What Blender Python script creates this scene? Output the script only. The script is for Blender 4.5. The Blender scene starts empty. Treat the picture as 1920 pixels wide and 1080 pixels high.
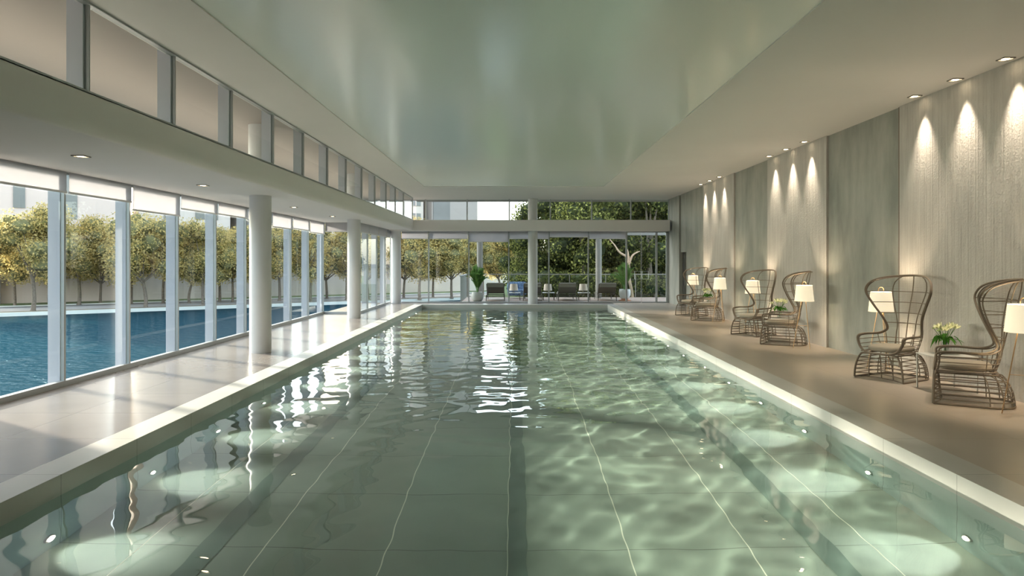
import bpy, math, random
import numpy as np
from mathutils import Vector, Matrix
random.seed(7)
sc = bpy.context.scene
COL = sc.collection
PI = math.pi
EYE = 1.75
F = 1317.0

# ------------------------------------------------------------------ materials
def nt(m):
    m.use_nodes = True
    return m.node_tree, m.node_tree.nodes, m.node_tree.links

def mat(name, col, rough=.5, metal=0, spec=.5, noise=0, nscale=5, bump=0, bscale=30, emit=None, estr=0, coat=0, trans=0, var=None):
    m = bpy.data.materials.new(name)
    t, N, L = nt(m)
    b = N['Principled BSDF']
    b.inputs['Base Color'].default_value = (*col, 1)
    b.inputs['Roughness'].default_value = rough
    b.inputs['Metallic'].default_value = metal
    b.inputs['Specular IOR Level'].default_value = spec
    b.inputs['Coat Weight'].default_value = coat; b.inputs['Coat Roughness'].default_value = .10
    b.inputs['Transmission Weight'].default_value = trans
    if emit:
        b.inputs['Emission Color'].default_value = (*emit, 1)
        b.inputs['Emission Strength'].default_value = estr
    geo = N.new('ShaderNodeNewGeometry')
    if noise:
        n = N.new('ShaderNodeTexNoise'); n.inputs['Scale'].default_value = nscale
        n.inputs['Detail'].default_value = 5
        L.new(geo.outputs['Position'], n.inputs['Vector'])
        r = N.new('ShaderNodeMapRange')
        r.inputs['From Min'].default_value = .3; r.inputs['From Max'].default_value = .7
        r.inputs['To Min'].default_value = 1-noise; r.inputs['To Max'].default_value = 1+noise
        L.new(n.outputs['Fac'], r.inputs['Value'])
        mx = N.new('ShaderNodeMix'); mx.data_type = 'RGBA'; mx.blend_type = 'MULTIPLY'
        mx.inputs['Factor'].default_value = 1
        mx.inputs['A'].default_value = (*col, 1)
        L.new(r.outputs['Result'], mx.inputs['B'])
        L.new(mx.outputs['Result'], b.inputs['Base Color'])
    if bump:
        n = N.new('ShaderNodeTexNoise'); n.inputs['Scale'].default_value = bscale
        n.inputs['Detail'].default_value = 4
        L.new(geo.outputs['Position'], n.inputs['Vector'])
        bp = N.new('ShaderNodeBump'); bp.inputs['Strength'].default_value = bump
        bp.inputs['Distance'].default_value = .01
        L.new(n.outputs['Fac'], bp.inputs['Height'])
        L.new(bp.outputs['Normal'], b.inputs['Normal'])
    return m

def mth(N, L, op, a, b=None, c=None):
    n = N.new('ShaderNodeMath'); n.operation = op
    for i, v in enumerate((a, b, c)):
        if v is None: continue
        if isinstance(v, (int, float)): n.inputs[i].default_value = v
        else: L.new(v, n.inputs[i])
    return n.outputs[0]

def tile_mat(name, col, rough, sx, ox, sy, oy, joint=.55, jw=.004, var=.05, mott=.06, mscale=1.2, xj=True, crack=0, rvar=.0, jlight=None, spec=.5):
    """large slabs with thin joints, laid out in world metres"""
    m = bpy.data.materials.new(name)
    t, N, L = nt(m)
    b = N['Principled BSDF']
    b.inputs['Specular IOR Level'].default_value = spec
    geo = N.new('ShaderNodeNewGeometry')
    sep = N.new('ShaderNodeSeparateXYZ'); L.new(geo.outputs['Position'], sep.inputs[0])
    def line(out, s, o, w):
        u = mth(N, L, 'DIVIDE', mth(N, L, 'SUBTRACT', out, o), s)
        f = mth(N, L, 'FRACT', u)
        d = mth(N, L, 'MINIMUM', f, mth(N, L, 'SUBTRACT', 1.0, f))
        d = mth(N, L, 'MULTIPLY', d, s)
        return mth(N, L, 'LESS_THAN', d, w), mth(N, L, 'FLOOR', u)
    ly, fy = line(sep.outputs['Y'], sy, oy, jw)
    lx, fx = line(sep.outputs['X'], sx, ox, jw)
    cmb = N.new('ShaderNodeCombineXYZ')
    if xj: L.new(fx, cmb.inputs[0])
    L.new(fy, cmb.inputs[1])
    wn = N.new('ShaderNodeTexWhiteNoise'); L.new(cmb.outputs[0], wn.inputs['Vector'])
    noi = N.new('ShaderNodeTexNoise'); noi.inputs['Scale'].default_value = mscale
    noi.inputs['Detail'].default_value = 6; noi.inputs['Roughness'].default_value = .6
    L.new(geo.outputs['Position'], noi.inputs['Vector'])
    v = mth(N, L, 'MULTIPLY_ADD', wn.outputs['Value'], 2*var, 1-var)
    v2 = mth(N, L, 'MULTIPLY_ADD', noi.outputs['Fac'], 4*mott, 1-2*mott)
    v = mth(N, L, 'MULTIPLY', v, v2)
    mx = N.new('ShaderNodeMix'); mx.data_type = 'RGBA'; mx.blend_type = 'MULTIPLY'; mx.inputs['Factor'].default_value = 1
    mx.inputs['A'].default_value = (*col, 1); L.new(v, mx.inputs['B'])
    mj = N.new('ShaderNodeMix'); mj.data_type = 'RGBA'
    L.new(mx.outputs['Result'], mj.inputs['A'])
    mj.inputs['B'].default_value = (*[c*joint for c in col], 1)
    L.new(ly, mj.inputs['Factor'])
    out = mj.outputs['Result']
    if xj:
        mk = N.new('ShaderNodeMix'); mk.data_type = 'RGBA'
        L.new(out, mk.inputs['A'])
        mk.inputs['B'].default_value = (*(jlight or [c*joint for c in col]), 1)
        L.new(lx, mk.inputs['Factor']); out = mk.outputs['Result']
    L.new(out, b.inputs['Base Color'])
    r = mth(N, L, 'MULTIPLY_ADD', noi.outputs['Fac'], rvar*2, rough-rvar)
    L.new(r, b.inputs['Roughness'])
    return m

def wall_mat(name, c1, c2, ribbed=False):
    m = bpy.data.materials.new(name)
    t, N, L = nt(m); b = N['Principled BSDF']
    geo = N.new('ShaderNodeNewGeometry')
    mp = N.new('ShaderNodeMapping'); mp.inputs['Scale'].default_value = (1, 1, .35) if not ribbed else (1, 1, .12)
    L.new(geo.outputs['Position'], mp.inputs['Vector'])
    n = N.new('ShaderNodeTexNoise'); n.inputs['Scale'].default_value = 1.6 if not ribbed else 9
    n.inputs['Detail'].default_value = 9; n.inputs['Roughness'].default_value = .62
    L.new(mp.outputs[0], n.inputs['Vector'])
    cr = N.new('ShaderNodeValToRGB')
    cr.color_ramp.elements[0].position = .34; cr.color_ramp.elements[0].color = (*c1, 1)
    cr.color_ramp.elements[1].position = .66; cr.color_ramp.elements[1].color = (*c2, 1)
    L.new(n.outputs['Fac'], cr.inputs[0]); L.new(cr.outputs[0], b.inputs['Base Color'])
    b.inputs['Roughness'].default_value = .55 if not ribbed else .8
    b.inputs['Specular IOR Level'].default_value = .35
    n2 = N.new('ShaderNodeTexNoise'); n2.inputs['Scale'].default_value = 38; n2.inputs['Detail'].default_value = 5
    L.new(geo.outputs['Position'], n2.inputs['Vector'])
    h = n2.outputs['Fac']
    if ribbed:
        sep = N.new('ShaderNodeSeparateXYZ'); L.new(geo.outputs['Position'], sep.inputs[0])
        s = mth(N, L, 'SINE', mth(N, L, 'MULTIPLY', sep.outputs['Y'], 2*PI/.075))
        s2 = mth(N, L, 'SINE', mth(N, L, 'MULTIPLY', sep.outputs['Y'], 2*PI/.052))
        hh = mth(N, L, 'MULTIPLY_ADD', s, .22, mth(N, L, 'MULTIPLY', s2, .15))
        h = mth(N, L, 'ADD', hh, mth(N, L, 'MULTIPLY', n2.outputs['Fac'], 1.3))
    bp = N.new('ShaderNodeBump'); bp.inputs['Strength'].default_value = .25 if not ribbed else .7
    bp.inputs['Distance'].default_value = .008
    L.new(h, bp.inputs['Height']); L.new(bp.outputs[0], b.inputs['Normal'])
    return m

def glass_mat(name, tint=(.93, .97, .96), ior=1.45):
    m = bpy.data.materials.new(name); t, N, L = nt(m)
    N.remove(N['Principled BSDF'])
    out = N['Material Output']
    tr = N.new('ShaderNodeBsdfTransparent'); tr.inputs[0].default_value = (*tint, 1)
    gl = N.new('ShaderNodeBsdfGlossy'); gl.inputs['Roughness'].default_value = .0
    fr = N.new('ShaderNodeFresnel'); fr.inputs['IOR'].default_value = ior
    mx = N.new('ShaderNodeMixShader')
    geo = N.new('ShaderNodeNewGeometry')
    # inner faces of the thin pane let everything through so Fresnel is only counted outside-in
    f = mth(N, L, 'MULTIPLY', fr.outputs[0], mth(N, L, 'SUBTRACT', 1.0, geo.outputs['Backfacing']))
    L.new(f, mx.inputs[0]); L.new(tr.outputs[0], mx.inputs[1]); L.new(gl.outputs[0], mx.inputs[2])
    L.new(mx.outputs[0], out.inputs[0])
    return m

def leaf_mat(name, stops, transl=.55):
    m = bpy.data.materials.new(name); t, N, L = nt(m)
    N.remove(N['Principled BSDF']); out = N['Material Output']
    geo = N.new('ShaderNodeNewGeometry')
    oi = N.new('ShaderNodeObjectInfo')
    v = mth(N, L, 'FRACT', mth(N, L, 'ADD', geo.outputs['Random Per Island'], 0))
    v = mth(N, L, 'ADD', mth(N, L, 'MULTIPLY', v, .8), mth(N, L, 'MULTIPLY', oi.outputs['Random'], .2))
    cr = N.new('ShaderNodeValToRGB')
    while len(cr.color_ramp.elements) < len(stops): cr.color_ramp.elements.new(.5)
    for e, (p, c) in zip(cr.color_ramp.elements, stops): e.position = p; e.color = (*c, 1)
    L.new(v, cr.inputs[0])
    d = N.new('ShaderNodeBsdfDiffuse'); L.new(cr.outputs[0], d.inputs[0])
    tl = N.new('ShaderNodeBsdfTranslucent')
    L.new(cr.outputs[0], tl.inputs[0])
    mx = N.new('ShaderNodeMixShader'); mx.inputs[0].default_value = transl
    L.new(d.outputs[0], mx.inputs[1]); L.new(tl.outputs[0], mx.inputs[2])
    L.new(mx.outputs[0], out.inputs[0])
    return m

M = {}
M['plaster'] = mat('plaster_paint', (.76, .73, .71), .6, spec=.3, noise=.015, nscale=.7)
M['gloss_ceiling'] = mat('lacquered_ceiling', (.88, .915, .87), .17, spec=.5)
M['column'] = mat('column_paint', (.64, .645, .65), .45, noise=.02, nscale=3)
M['alu'] = mat('grey_aluminium', (.40, .42, .43), .4, metal=.35)
M['fin'] = mat('fin_paint', (.56, .58, .66), .5)
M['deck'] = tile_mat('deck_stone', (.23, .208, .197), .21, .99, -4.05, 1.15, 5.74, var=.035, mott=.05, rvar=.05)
M['deckr'] = tile_mat('deck_stone_lamplit', (.46, .395, .335), .33, .99, 3.90, 1.15, 5.74, joint=.75, var=.03, mott=.06, rvar=.06)  # same stone as the left deck, warm lamp light put into its colour
M['coping'] = tile_mat('coping_stone', (.56, .55, .52), .3, 1, 0, 1.15, 5.74, xj=False, var=.03, mott=.04)
M['pooltile'] = tile_mat('pool_tile', (.28, .36, .305), .6, .99, -.075, 1.15, 5.74, joint=.5, jw=.005, var=.05, mott=.11, mscale=1.6, jlight=(.75, .80, .68), spec=.2)
M['poolwall'] = tile_mat('pool_wall_tile', (.33, .45, .42), .6, 50, 25, 1.15, 5.74, joint=.55, jw=.005, var=.04, mott=.08, xj=False, spec=.2)
M['lane'] = mat('lane_tile', (.15, .22, .19), .6, spec=.2, noise=.1, nscale=2)
M['conc'] = wall_mat('smooth_concrete', (.27, .28, .25), (.44, .44, .40))
M['rib'] = wall_mat('ribbed_concrete', (.50, .475, .45), (.60, .575, .54), True)
M['dark'] = mat('dark_recess', (.035, .035, .03), .7)
M['groove'] = mat('groove_strip', (.20, .15, .12), .4, metal=.5)  # dark strip painted in place of the shade in a deep groove
M['glass'] = glass_mat('window_glass')
M['rail_glass'] = glass_mat('rail_glass', (.96, .98, .97))
M['white'] = mat('white_paint', (.75, .75, .75), .4)
M['wicker'] = mat('wicker_cord', (.20, .16, .12), .6, bump=.6, bscale=160)
M['thinwire'] = mat('thin_wire', (.16, .125, .09), .5)
M['cushion'] = mat('cushion_cloth', (.36, .32, .26), .9, bump=.3, bscale=200)
M['brass'] = mat('lamp_brass', (.55, .36, .20), .35, metal=.8)
M['table_white'] = mat('white_table', (.55, .55, .52), .35)
M['wood'] = mat('deck_wood', (.33, .25, .20), .6, noise=.15, nscale=3)
M['pot'] = mat('pot_grey', (.50, .50, .48), .5, noise=.05)
M['potw'] = mat('pot_white', (.68, .70, .72), .5)
M['terra'] = mat('terracotta', (.5, .22, .12), .7)
M['sling'] = mat('lounger_sling', (.15, .14, .12), .8)
M['slingpad'] = mat('lounger_pad', (.26, .245, .21), .85)
M['loungerframe'] = mat('lounger_frame', (.09, .08, .06), .5)
M['shade_out'] = mat('outdoor_shade', (.70, .60, .50), .8)
M['blue'] = mat('blue_cloth', (.16, .24, .38), .9, noise=.6, nscale=14)
M['bark'] = mat('bark', (.19, .15, .115), .9, noise=.3, nscale=9)
M['barkw'] = mat('sunlit_bark', (.55, .38, .26), .8, noise=.2, nscale=8)  # bark lightened and warmed, sunlight on the trunk put into the colour
M['grass'] = mat('grass_ground', (.12, .16, .05), .95, noise=.35, nscale=.9)
M['paving'] = mat('promenade_paving', (.42, .40, .38), .8, noise=.1, nscale=.6)
M['road'] = mat('road_asphalt', (.22, .215, .21), .85, noise=.1, nscale=.5)
M['kerb'] = mat('pale_kerb', (.72, .74, .68), .7)
M['brownbed'] = mat('soil_bank', (.21, .17, .11), .95, noise=.25, nscale=2)
M['bld1'] = mat('beige_facade', (.70, .57, .51), .8, noise=.04, nscale=.3)
M['soff'] = mat('overhang_soffit', (.35, .315, .29), .8, noise=.03, nscale=.3)
M['outcol'] = mat('shaded_terrace_grey', (.30, .28, .25), .7)  # shade on the terrace columns put into a darker grey, shared with the rail
M['bld2'] = mat('white_facade', (.68, .60, .54), .8, noise=.03, nscale=.3)
M['bld3'] = mat('grey_facade', (.36, .32, .30), .8, noise=.04, nscale=.3)
M['bldwin'] = mat('facade_window', (.10, .11, .12), .15, spec=.7)
M['louvre'] = mat('facade_louvre', (.16, .15, .15), .6)
M['ceramic_vase'] = mat('clear_vase', (.92, .96, .94), .03, trans=.9, spec=.5)
M['stem'] = mat('stem_green', (.10, .22, .05), .6)
M['petal'] = mat('petal_cream', (.85, .86, .58), .6)
M['bud'] = mat('bud_green', (.45, .60, .22), .6)
M['leafdark'] = leaf_mat('flower_leaf', [(0, (.04, .14, .02)), (1, (.11, .28, .05))], .3)
M['palm'] = leaf_mat('palm_leaf', [(0, (.05, .12, .03)), (1, (.16, .28, .07))], .35)
M['lf_canal'] = leaf_mat('sunlit_leaf', [(0, (.34, .32, .12)), (.4, (.66, .53, .23)), (.8, (.92, .72, .31)), (1, (.93, .68, .22))], .62)  # sun shining through the leaves is put into this bright yellow
M['lf_dense'] = leaf_mat('green_leaf', [(0, (.035, .045, .02)), (.5, (.11, .125, .04)), (.82, (.38, .38, .11)), (1, (.68, .66, .22))])  # yellow end of the ramp paints sunlit highlights on random leaves
M['canal_core'] = mat('canal_shade_core', (.17, .16, .07), .95, noise=.3, nscale=2)
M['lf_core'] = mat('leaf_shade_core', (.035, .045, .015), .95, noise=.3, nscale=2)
M['downlens'] = mat('lamp_lens', (1, .95, .85), .3, emit=(1, .80, .52), estr=9)
M['downtrim'] = mat('lamp_trim', (.30, .28, .25), .4, metal=.4)
M['poollens'] = mat('pool_lamp_lens', (1, 1, 1), .3, emit=(1, .86, .62), estr=60)
M['steel'] = mat('steel_ring', (.5, .52, .5), .3, metal=.8)
M['shade'] = mat('lit_lamp_shade', (.85, .80, .66), .8, emit=(1, .86, .60), estr=.44)

def blind_mat():
    m = bpy.data.materials.new('blind_cloth'); t, N, L = nt(m)
    N.remove(N['Principled BSDF']); out = N['Material Output']
    d = N.new('ShaderNodeBsdfDiffuse'); d.inputs[0].default_value = (.78, .77, .78, 1)
    tl = N.new('ShaderNodeBsdfTranslucent'); tl.inputs[0].default_value = (.55, .54, .56, 1)
    mx = N.new('ShaderNodeMixShader'); mx.inputs[0].default_value = .7
    L.new(d.outputs[0], mx.inputs[1]); L.new(tl.outputs[0], mx.inputs[2]); L.new(mx.outputs[0], out.inputs[0])
    return m
M['blind'] = blind_mat()

def water_mat():
    m = bpy.data.materials.new('pool_water'); t, N, L = nt(m)
    b = N['Principled BSDF']
    b.inputs['Base Color'].default_value = (.90, .98, .965, 1)
    b.inputs['Roughness'].default_value = 0
    b.inputs['IOR'].default_value = 1.33
    b.inputs['Transmission Weight'].default_value = 1
    return m
M['water'] = water_mat()
def canal_mat():
    m = bpy.data.materials.new('canal_water'); t, N, L = nt(m)
    N.remove(N['Principled BSDF']); out = N['Material Output']
    d = N.new('ShaderNodeBsdfDiffuse'); d.inputs[0].default_value = (.006, .035, .05, 1)
    g = N.new('ShaderNodeBsdfGlossy'); g.inputs[0].default_value = (.45, .62, .72, 1); g.inputs['Roughness'].default_value = .04
    mx = N.new('ShaderNodeMixShader'); mx.inputs[0].default_value = .055
    geo = N.new('ShaderNodeNewGeometry')
    mp = N.new('ShaderNodeMapping'); mp.inputs['Scale'].default_value = (.55, 1.3, 1); mp.inputs['Rotation'].default_value = (0, 0, -.5)
    L.new(geo.outputs['Position'], mp.inputs['Vector'])
    n = N.new('ShaderNodeTexNoise'); n.inputs['Scale'].default_value = 3.2; n.inputs['Detail'].default_value = 4
    L.new(mp.outputs[0], n.inputs['Vector'])
    bp = N.new('ShaderNodeBump'); bp.inputs['Strength'].default_value = 1; bp.inputs['Distance'].default_value = .35
    L.new(n.outputs['Fac'], bp.inputs['Height']); L.new(bp.outputs[0], g.inputs['Normal'])
    L.new(d.outputs[0], mx.inputs[1]); L.new(g.outputs[0], mx.inputs[2]); L.new(mx.outputs[0], out.inputs[0])
    return m
M['canal'] = canal_mat()

# ------------------------------------------------------------------ mesh helpers
class MB:
    def __init__(s): s.v = []; s.f = []; s.m = []; s.cm = 0
    def add(s, vs, fs):
        o = len(s.v); s.v += [tuple(p) for p in vs]
        for f in fs: s.f.append([i+o for i in f]); s.m.append(s.cm)
        return s
    def box(s, a, b):
        x0, y0, z0 = [min(a[i], b[i]) for i in range(3)]; x1, y1, z1 = [max(a[i], b[i]) for i in range(3)]
        return s.add([(x0,y0,z0),(x1,y0,z0),(x1,y1,z0),(x0,y1,z0),(x0,y0,z1),(x1,y0,z1),(x1,y1,z1),(x0,y1,z1)],
              [(0,3,2,1),(4,5,6,7),(0,1,5,4),(1,2,6,5),(2,3,7,6),(3,0,4,7)])
    def rbox(s, c, size, r=.01, rot=0):
        """box with chamfered vertical edges and top rim"""
        hx, hy, hz = [q/2 for q in size]; r = min(r, hx*.9, hy*.9, hz*.9)
        def ring(ix, z):
            hx2, hy2 = hx-ix, hy-ix
            return [(-hx2+r,-hy2,z),(hx2-r,-hy2,z),(hx2,-hy2+r,z),(hx2,hy2-r,z),(hx2-r,hy2,z),(-hx2+r,hy2,z),(-hx2,hy2-r,z),(-hx2,-hy2+r,z)]
        vs = ring(r*.6,-hz)+ring(0,-hz+r)+ring(0,hz-r)+ring(r*.6,hz)
        ca, sa = math.cos(rot), math.sin(rot)
        vs = [(c[0]+x*ca-y*sa, c[1]+x*sa+y*ca, c[2]+z) for x, y, z in vs]
        fs = [tuple(range(7,-1,-1)), tuple(range(24,32))]
        for k in range(3):
            for i in range(8):
                j = (i+1) % 8; fs.append((k*8+i, k*8+j, k*8+8+j, k*8+8+i))
        return s.add(vs, fs)
    def tube(s, pts, r, n=8, closed=False, caps=True):
        pts = [Vector(p) for p in pts]; K = len(pts)
        rs = r if isinstance(r, (list, tuple)) else [r]*K
        tang = []
        for i in range(K):
            if closed: t = pts[(i+1) % K]-pts[i-1]
            else: t = pts[min(i+1, K-1)]-pts[max(i-1, 0)]
            tang.append(t.normalized() if t.length > 1e-9 else Vector((0,0,1)))
        up = Vector((0,0,1)) if abs(tang[0].z) < .9 else Vector((1,0,0))
        nrm = tang[0].cross(up).normalized(); vs = []
        for i in range(K):
            nrm = (nrm-tang[i]*nrm.dot(tang[i]))
            nrm = nrm.normalized() if nrm.length > 1e-6 else tang[i].orthogonal().normalized()
            bn = tang[i].cross(nrm)
            for k in range(n):
                a = 2*PI*k/n
                vs.append(pts[i]+nrm*math.cos(a)*rs[i]+bn*math.sin(a)*rs[i])
        fs = []
        for i in range(K if closed else K-1):
            j = (i+1) % K
            for k in range(n):
                l = (k+1) % n
                fs.append((i*n+k, i*n+l, j*n+l, j*n+k))
        if not closed and caps: fs += [tuple(range(n-1,-1,-1)), tuple((K-1)*n+k for k in range(n))]
        return s.add(vs, fs)
    def lathe(s, prof, c=(0,0,0), n=24, cap=True):
        vs = []; K = len(prof)
        for r, z in prof:
            for k in range(n):
                a = 2*PI*k/n; vs.append((c[0]+r*math.cos(a), c[1]+r*math.sin(a), c[2]+z))
        fs = []
        for i in range(K-1):
            for k in range(n):
                l = (k+1) % n; fs.append((i*n+k, i*n+l, (i+1)*n+l, (i+1)*n+k))
        if cap:
            if prof[0][0] > 1e-6: fs.append(tuple(range(n-1,-1,-1)))
            if prof[-1][0] > 1e-6: fs.append(tuple((K-1)*n+k for k in range(n)))
        return s.add(vs, fs)
    def build(s, name, m, parent=None, smooth=False, origin=None):
        me = bpy.data.meshes.new(name)
        vs = np.array(s.v, dtype=float)
        if parent is not None: org = np.array(parent['_o']) if '_o' in parent else np.zeros(3)
        elif origin is not None: org = np.array(origin, dtype=float)
        else:
            mn, mx = vs.min(0), vs.max(0); org = np.array([(mn[0]+mx[0])/2, (mn[1]+mx[1])/2, mn[2]])
        me.from_pydata((vs-org).tolist(), [], s.f)
        ms = m if isinstance(m, (list, tuple)) else [m]
        for q in ms: me.materials.append(q)
        if len(ms) > 1: me.polygons.foreach_set('material_index', s.m)
        if smooth:
            me.polygons.foreach_set('use_smooth', [True]*len(me.polygons))
            try: me.set_sharp_from_angle(angle=math.radians(40))
            except Exception: pass
        me.update()
        o = bpy.data.objects.new(name, me); COL.objects.link(o)
        if parent is not None: o.parent = parent; o['_o'] = [float(q) for q in org]
        else: o.location = org.tolist(); o['_o'] = [float(q) for q in org]
        return o

def tag(o, label=None, cat=None, group=None, kind=None):
    if label: o['label'] = label
    if cat: o['category'] = cat
    if group: o['group'] = group
    if kind: o['kind'] = kind
    return o
def empty(name, loc, label=None, cat=None, group=None, kind=None, rz=0):
    o = bpy.data.objects.new(name, None); COL.objects.link(o); o.location = loc; o.rotation_euler = (0, 0, rz)
    o.empty_display_size = .1
    o['_o'] = [float(q) for q in loc]
    return tag(o, label, cat, group, kind)
def copy_tree(o, parent=None):
    c = o.copy(); COL.objects.link(c); c.parent = parent
    for ch in list(KIDS(o)): copy_tree(ch, c)
    return c
def KIDS(o): return [q for q in COL.objects if q.parent == o]
def struct(name, mb, m, smooth=False): return tag(mb.build(name, m, None, smooth), kind='structure')
def catmull(P, n=8, closed=False):
    P = [Vector(p) for p in P]; K = len(P); out = []
    for i in range(K if closed else K-1):
        if closed: a, b, c, d = P[i-1], P[i], P[(i+1) % K], P[(i+2) % K]
        else: a, b, c, d = P[max(i-1,0)], P[i], P[i+1], P[min(i+2,K-1)]
        for k in range(n):
            t = k/n
            out.append(.5*((2*b)+(c-a)*t+(2*a-5*b+4*c-d)*t*t+(3*b-a-3*c+d)*t**3))
    if not closed: out.append(P[-1])
    return out
ORD = ['first','second','third','fourth','fifth','sixth','seventh','eighth','ninth','tenth','eleventh','twelfth','thirteenth','fourteenth','fifteenth','sixteenth']

# ------------------------------------------------------------------ key dimensions
XL, XR, XS, XU = -6.32, 6.27, -5.18, -4.13      # left glass, right wall, stepped-in glass, clerestory glass
YF, YB = 28.9, -5.0
ZS, ZB, ZC = 2.98, 3.37, 4.25                    # low soffit, clerestory sill, ceiling
PL, PR, PF, PN = -3.72, 3.60, 27.7, -3.0         # pool edges
ZW, ZP = -.133, -1.36

# ------------------------------------------------------------------ room shell
mb = MB(); mb.box((XL-.12, YB, -.25), (PL-.33, YF+.1, 0)); mb.box((PL-.33, PF+.33, -.25), (PR+.33, YF+.1, 0)); mb.box((PL-.33, YB, -.25), (PR+.33, PN-.33, 0))
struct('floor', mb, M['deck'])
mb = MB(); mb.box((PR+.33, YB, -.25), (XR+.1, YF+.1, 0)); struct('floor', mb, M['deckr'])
mb = MB()
mb.box((PL-.33, PN-.33, -.25), (PL, PF+.33, 0)); mb.box((PR, PN-.33, -.25), (PR+.33, PF+.33, 0))
mb.box((PL, PF, -.25), (PR, PF+.33, 0)); mb.box((PL, PN-.33, -.25), (PR, PN, 0))
struct('trim_1', mb, M['coping'])
mb = MB()
mb.box((PL-.2, PN-.2, ZP-.1), (PL, PF+.2, -.25)); mb.box((PR, PN-.2, ZP-.1), (PR+.2, PF+.2, -.25))
mb.box((PL, PF, ZP-.1), (PR, PF+.2, -.25)); mb.box((PL, PN-.2, ZP-.1), (PR, PN, -.25))
wall_pool = struct('wall_pool', mb, M['poolwall'])
mb = MB(); mb.box((PL, PN, ZP-.1), (PR, PF, ZP))
floor_pool = struct('floor_pool', mb, M['pooltile'])
lanes = []
for i, (a, b) in enumerate(((-2.60, -2.40), (-.072, .09), (2.40, 2.60))):
    mb = MB(); mb.box((a, PN+.8, ZP), (b, PF-1.2, ZP+.003))
    lanes.append(struct('trim_%d' % (i+2), mb, M['lane']))
# pool water: a rippled sheet whose underside is the basin
def pool_water():
    dx, dy = .04, .04
    nx = int((PR-PL)/dx); ny = int((PF-PN)/dy)
    X = np.linspace(PL, PR, nx+1); Y = np.linspace(PN, PF, ny+1)
    XX, YY = np.meshgrid(X, Y)
    rng = np.random.RandomState(3)
    Z = np.zeros_like(XX)
    amp = .31+.30*np.clip((YY-6.5)/4, 0, 1)
    for k in range(46):
        wl = .25*(1+rng.rand()**2*3.0); th = rng.uniform(0, 2*PI)
        kx, ky = 2*PI/wl*math.cos(th), 2*PI/wl*math.sin(th)
        Z += .0068*wl*.33/2.2*np.sin(kx*XX+ky*YY+rng.uniform(0, 7))
    Z *= amp
    edge = 1
    v = np.stack([XX, YY, ZW+Z], -1).reshape(-1, 3)
    W = nx+1
    i, j = np.meshgrid(np.arange(nx), np.arange(ny))
    a = (j*W+i).ravel()
    f = np.stack([a, a+1, a+1+W, a+W], 1)
    me = bpy.data.meshes.new('pool_water'); me.vertices.add(len(v)); me.vertices.foreach_set('co', v.ravel())
    me.loops.add(f.size); me.loops.foreach_set('vertex_index', f.ravel().astype(np.int32))
    me.polygons.add(len(f)); me.polygons.foreach_set('loop_start', np.arange(0, f.size, 4, dtype=np.int32))
    me.polygons.foreach_set('use_smooth', np.ones(len(f), bool))
    me.update(calc_edges=True); me.validate()
    me.materials.append(M['water'])
    o = bpy.data.objects.new('pool_water', me); COL.objects.link(o)
    return tag(o, 'clear green rippled water filling the long swimming pool', 'water', kind='stuff')
water = pool_water()

# walls
mb = MB(); mb.box((XL-.12, YB, 0), (XL, 8.10, ZS)); struct('wall_left', mb, M['plaster'])
mb = MB(); mb.box((XL-.1, YB-.2, 0), (XR+.1, YB, ZC)); struct('wall_back', mb, M['plaster'])
# right wall: alternating ribbed (proud) and smooth panels, dark joints, doorway at the far end
wr = MB()
wr.box((XR, YB, 0), (XR+.2, 25.9, ZC)); wr.box((XR, 25.9, 2.06), (XR+.2, 26.75, ZC)); wr.box((XR, 27.05, 0), (XR+.2, YF+.1, ZC))
wr.box((XR+.14, 26.75, 0), (XR+.2, 27.05, ZC))
struct('wall_right', wr, M['conc'])
mb = MB(); mb.box((XR+.135, 26.75, 0), (XR+.14, 27.05, ZC)); mb.box((XR+.2, 25.9, 0), (XR+.9, 25.95, 2.06)); mb.box((XR+.9, 25.9, 0), (XR+.95, 26.9, 2.1)); mb.box((XR+.2, 26.7, 0), (XR+.9, 26.75, 2.06)); mb.box((XR+.2, 25.9, 2.06), (XR+.9, 26.75, 2.1)); mb.box((XR+.2, 25.9, -.05), (XR+.9, 26.75, 0))
struct('wall_recess', mb, M['dark'])
n = 5
for a, b in ((7.95, 11.44), (14.1, 17.45), (20.1, 23.4)):
    mb = MB(); mb.box((XR-.045, a, 0), (XR, b-.03, ZC))
    struct('wall_ribbed', mb, M['rib'])
for y in (11.44, 17.45, 23.4):
    mb = MB(); mb.box((XR-.018, y-.028, 0), (XR, y+.05, ZC)); struct('trim_%d' % n, mb, M['groove']); n += 1
# ceilings
OX0, OX1, OY1, OY0 = -3.13, 2.97, 23.9, -4.0
mb = MB()
mb.box((XU-.12, YB, ZC), (OX0, YF+.2, ZC+.25)); mb.box((OX1, YB, ZC), (XR+.2, YF+.2, ZC+.25))
mb.box((OX0, OY1, ZC), (OX1, YF+.2, ZC+.25)); mb.box((OX0, YB, ZC), (OX1, OY0, ZC+.25))
struct('ceiling', mb, M['plaster'])
mb = MB(); mb.box((OX0-.05, OY0-.05, ZC+.015), (OX1+.05, OY1+.05, ZC+.10)); struct('ceiling_panel', mb, M['gloss_ceiling'])
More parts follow.
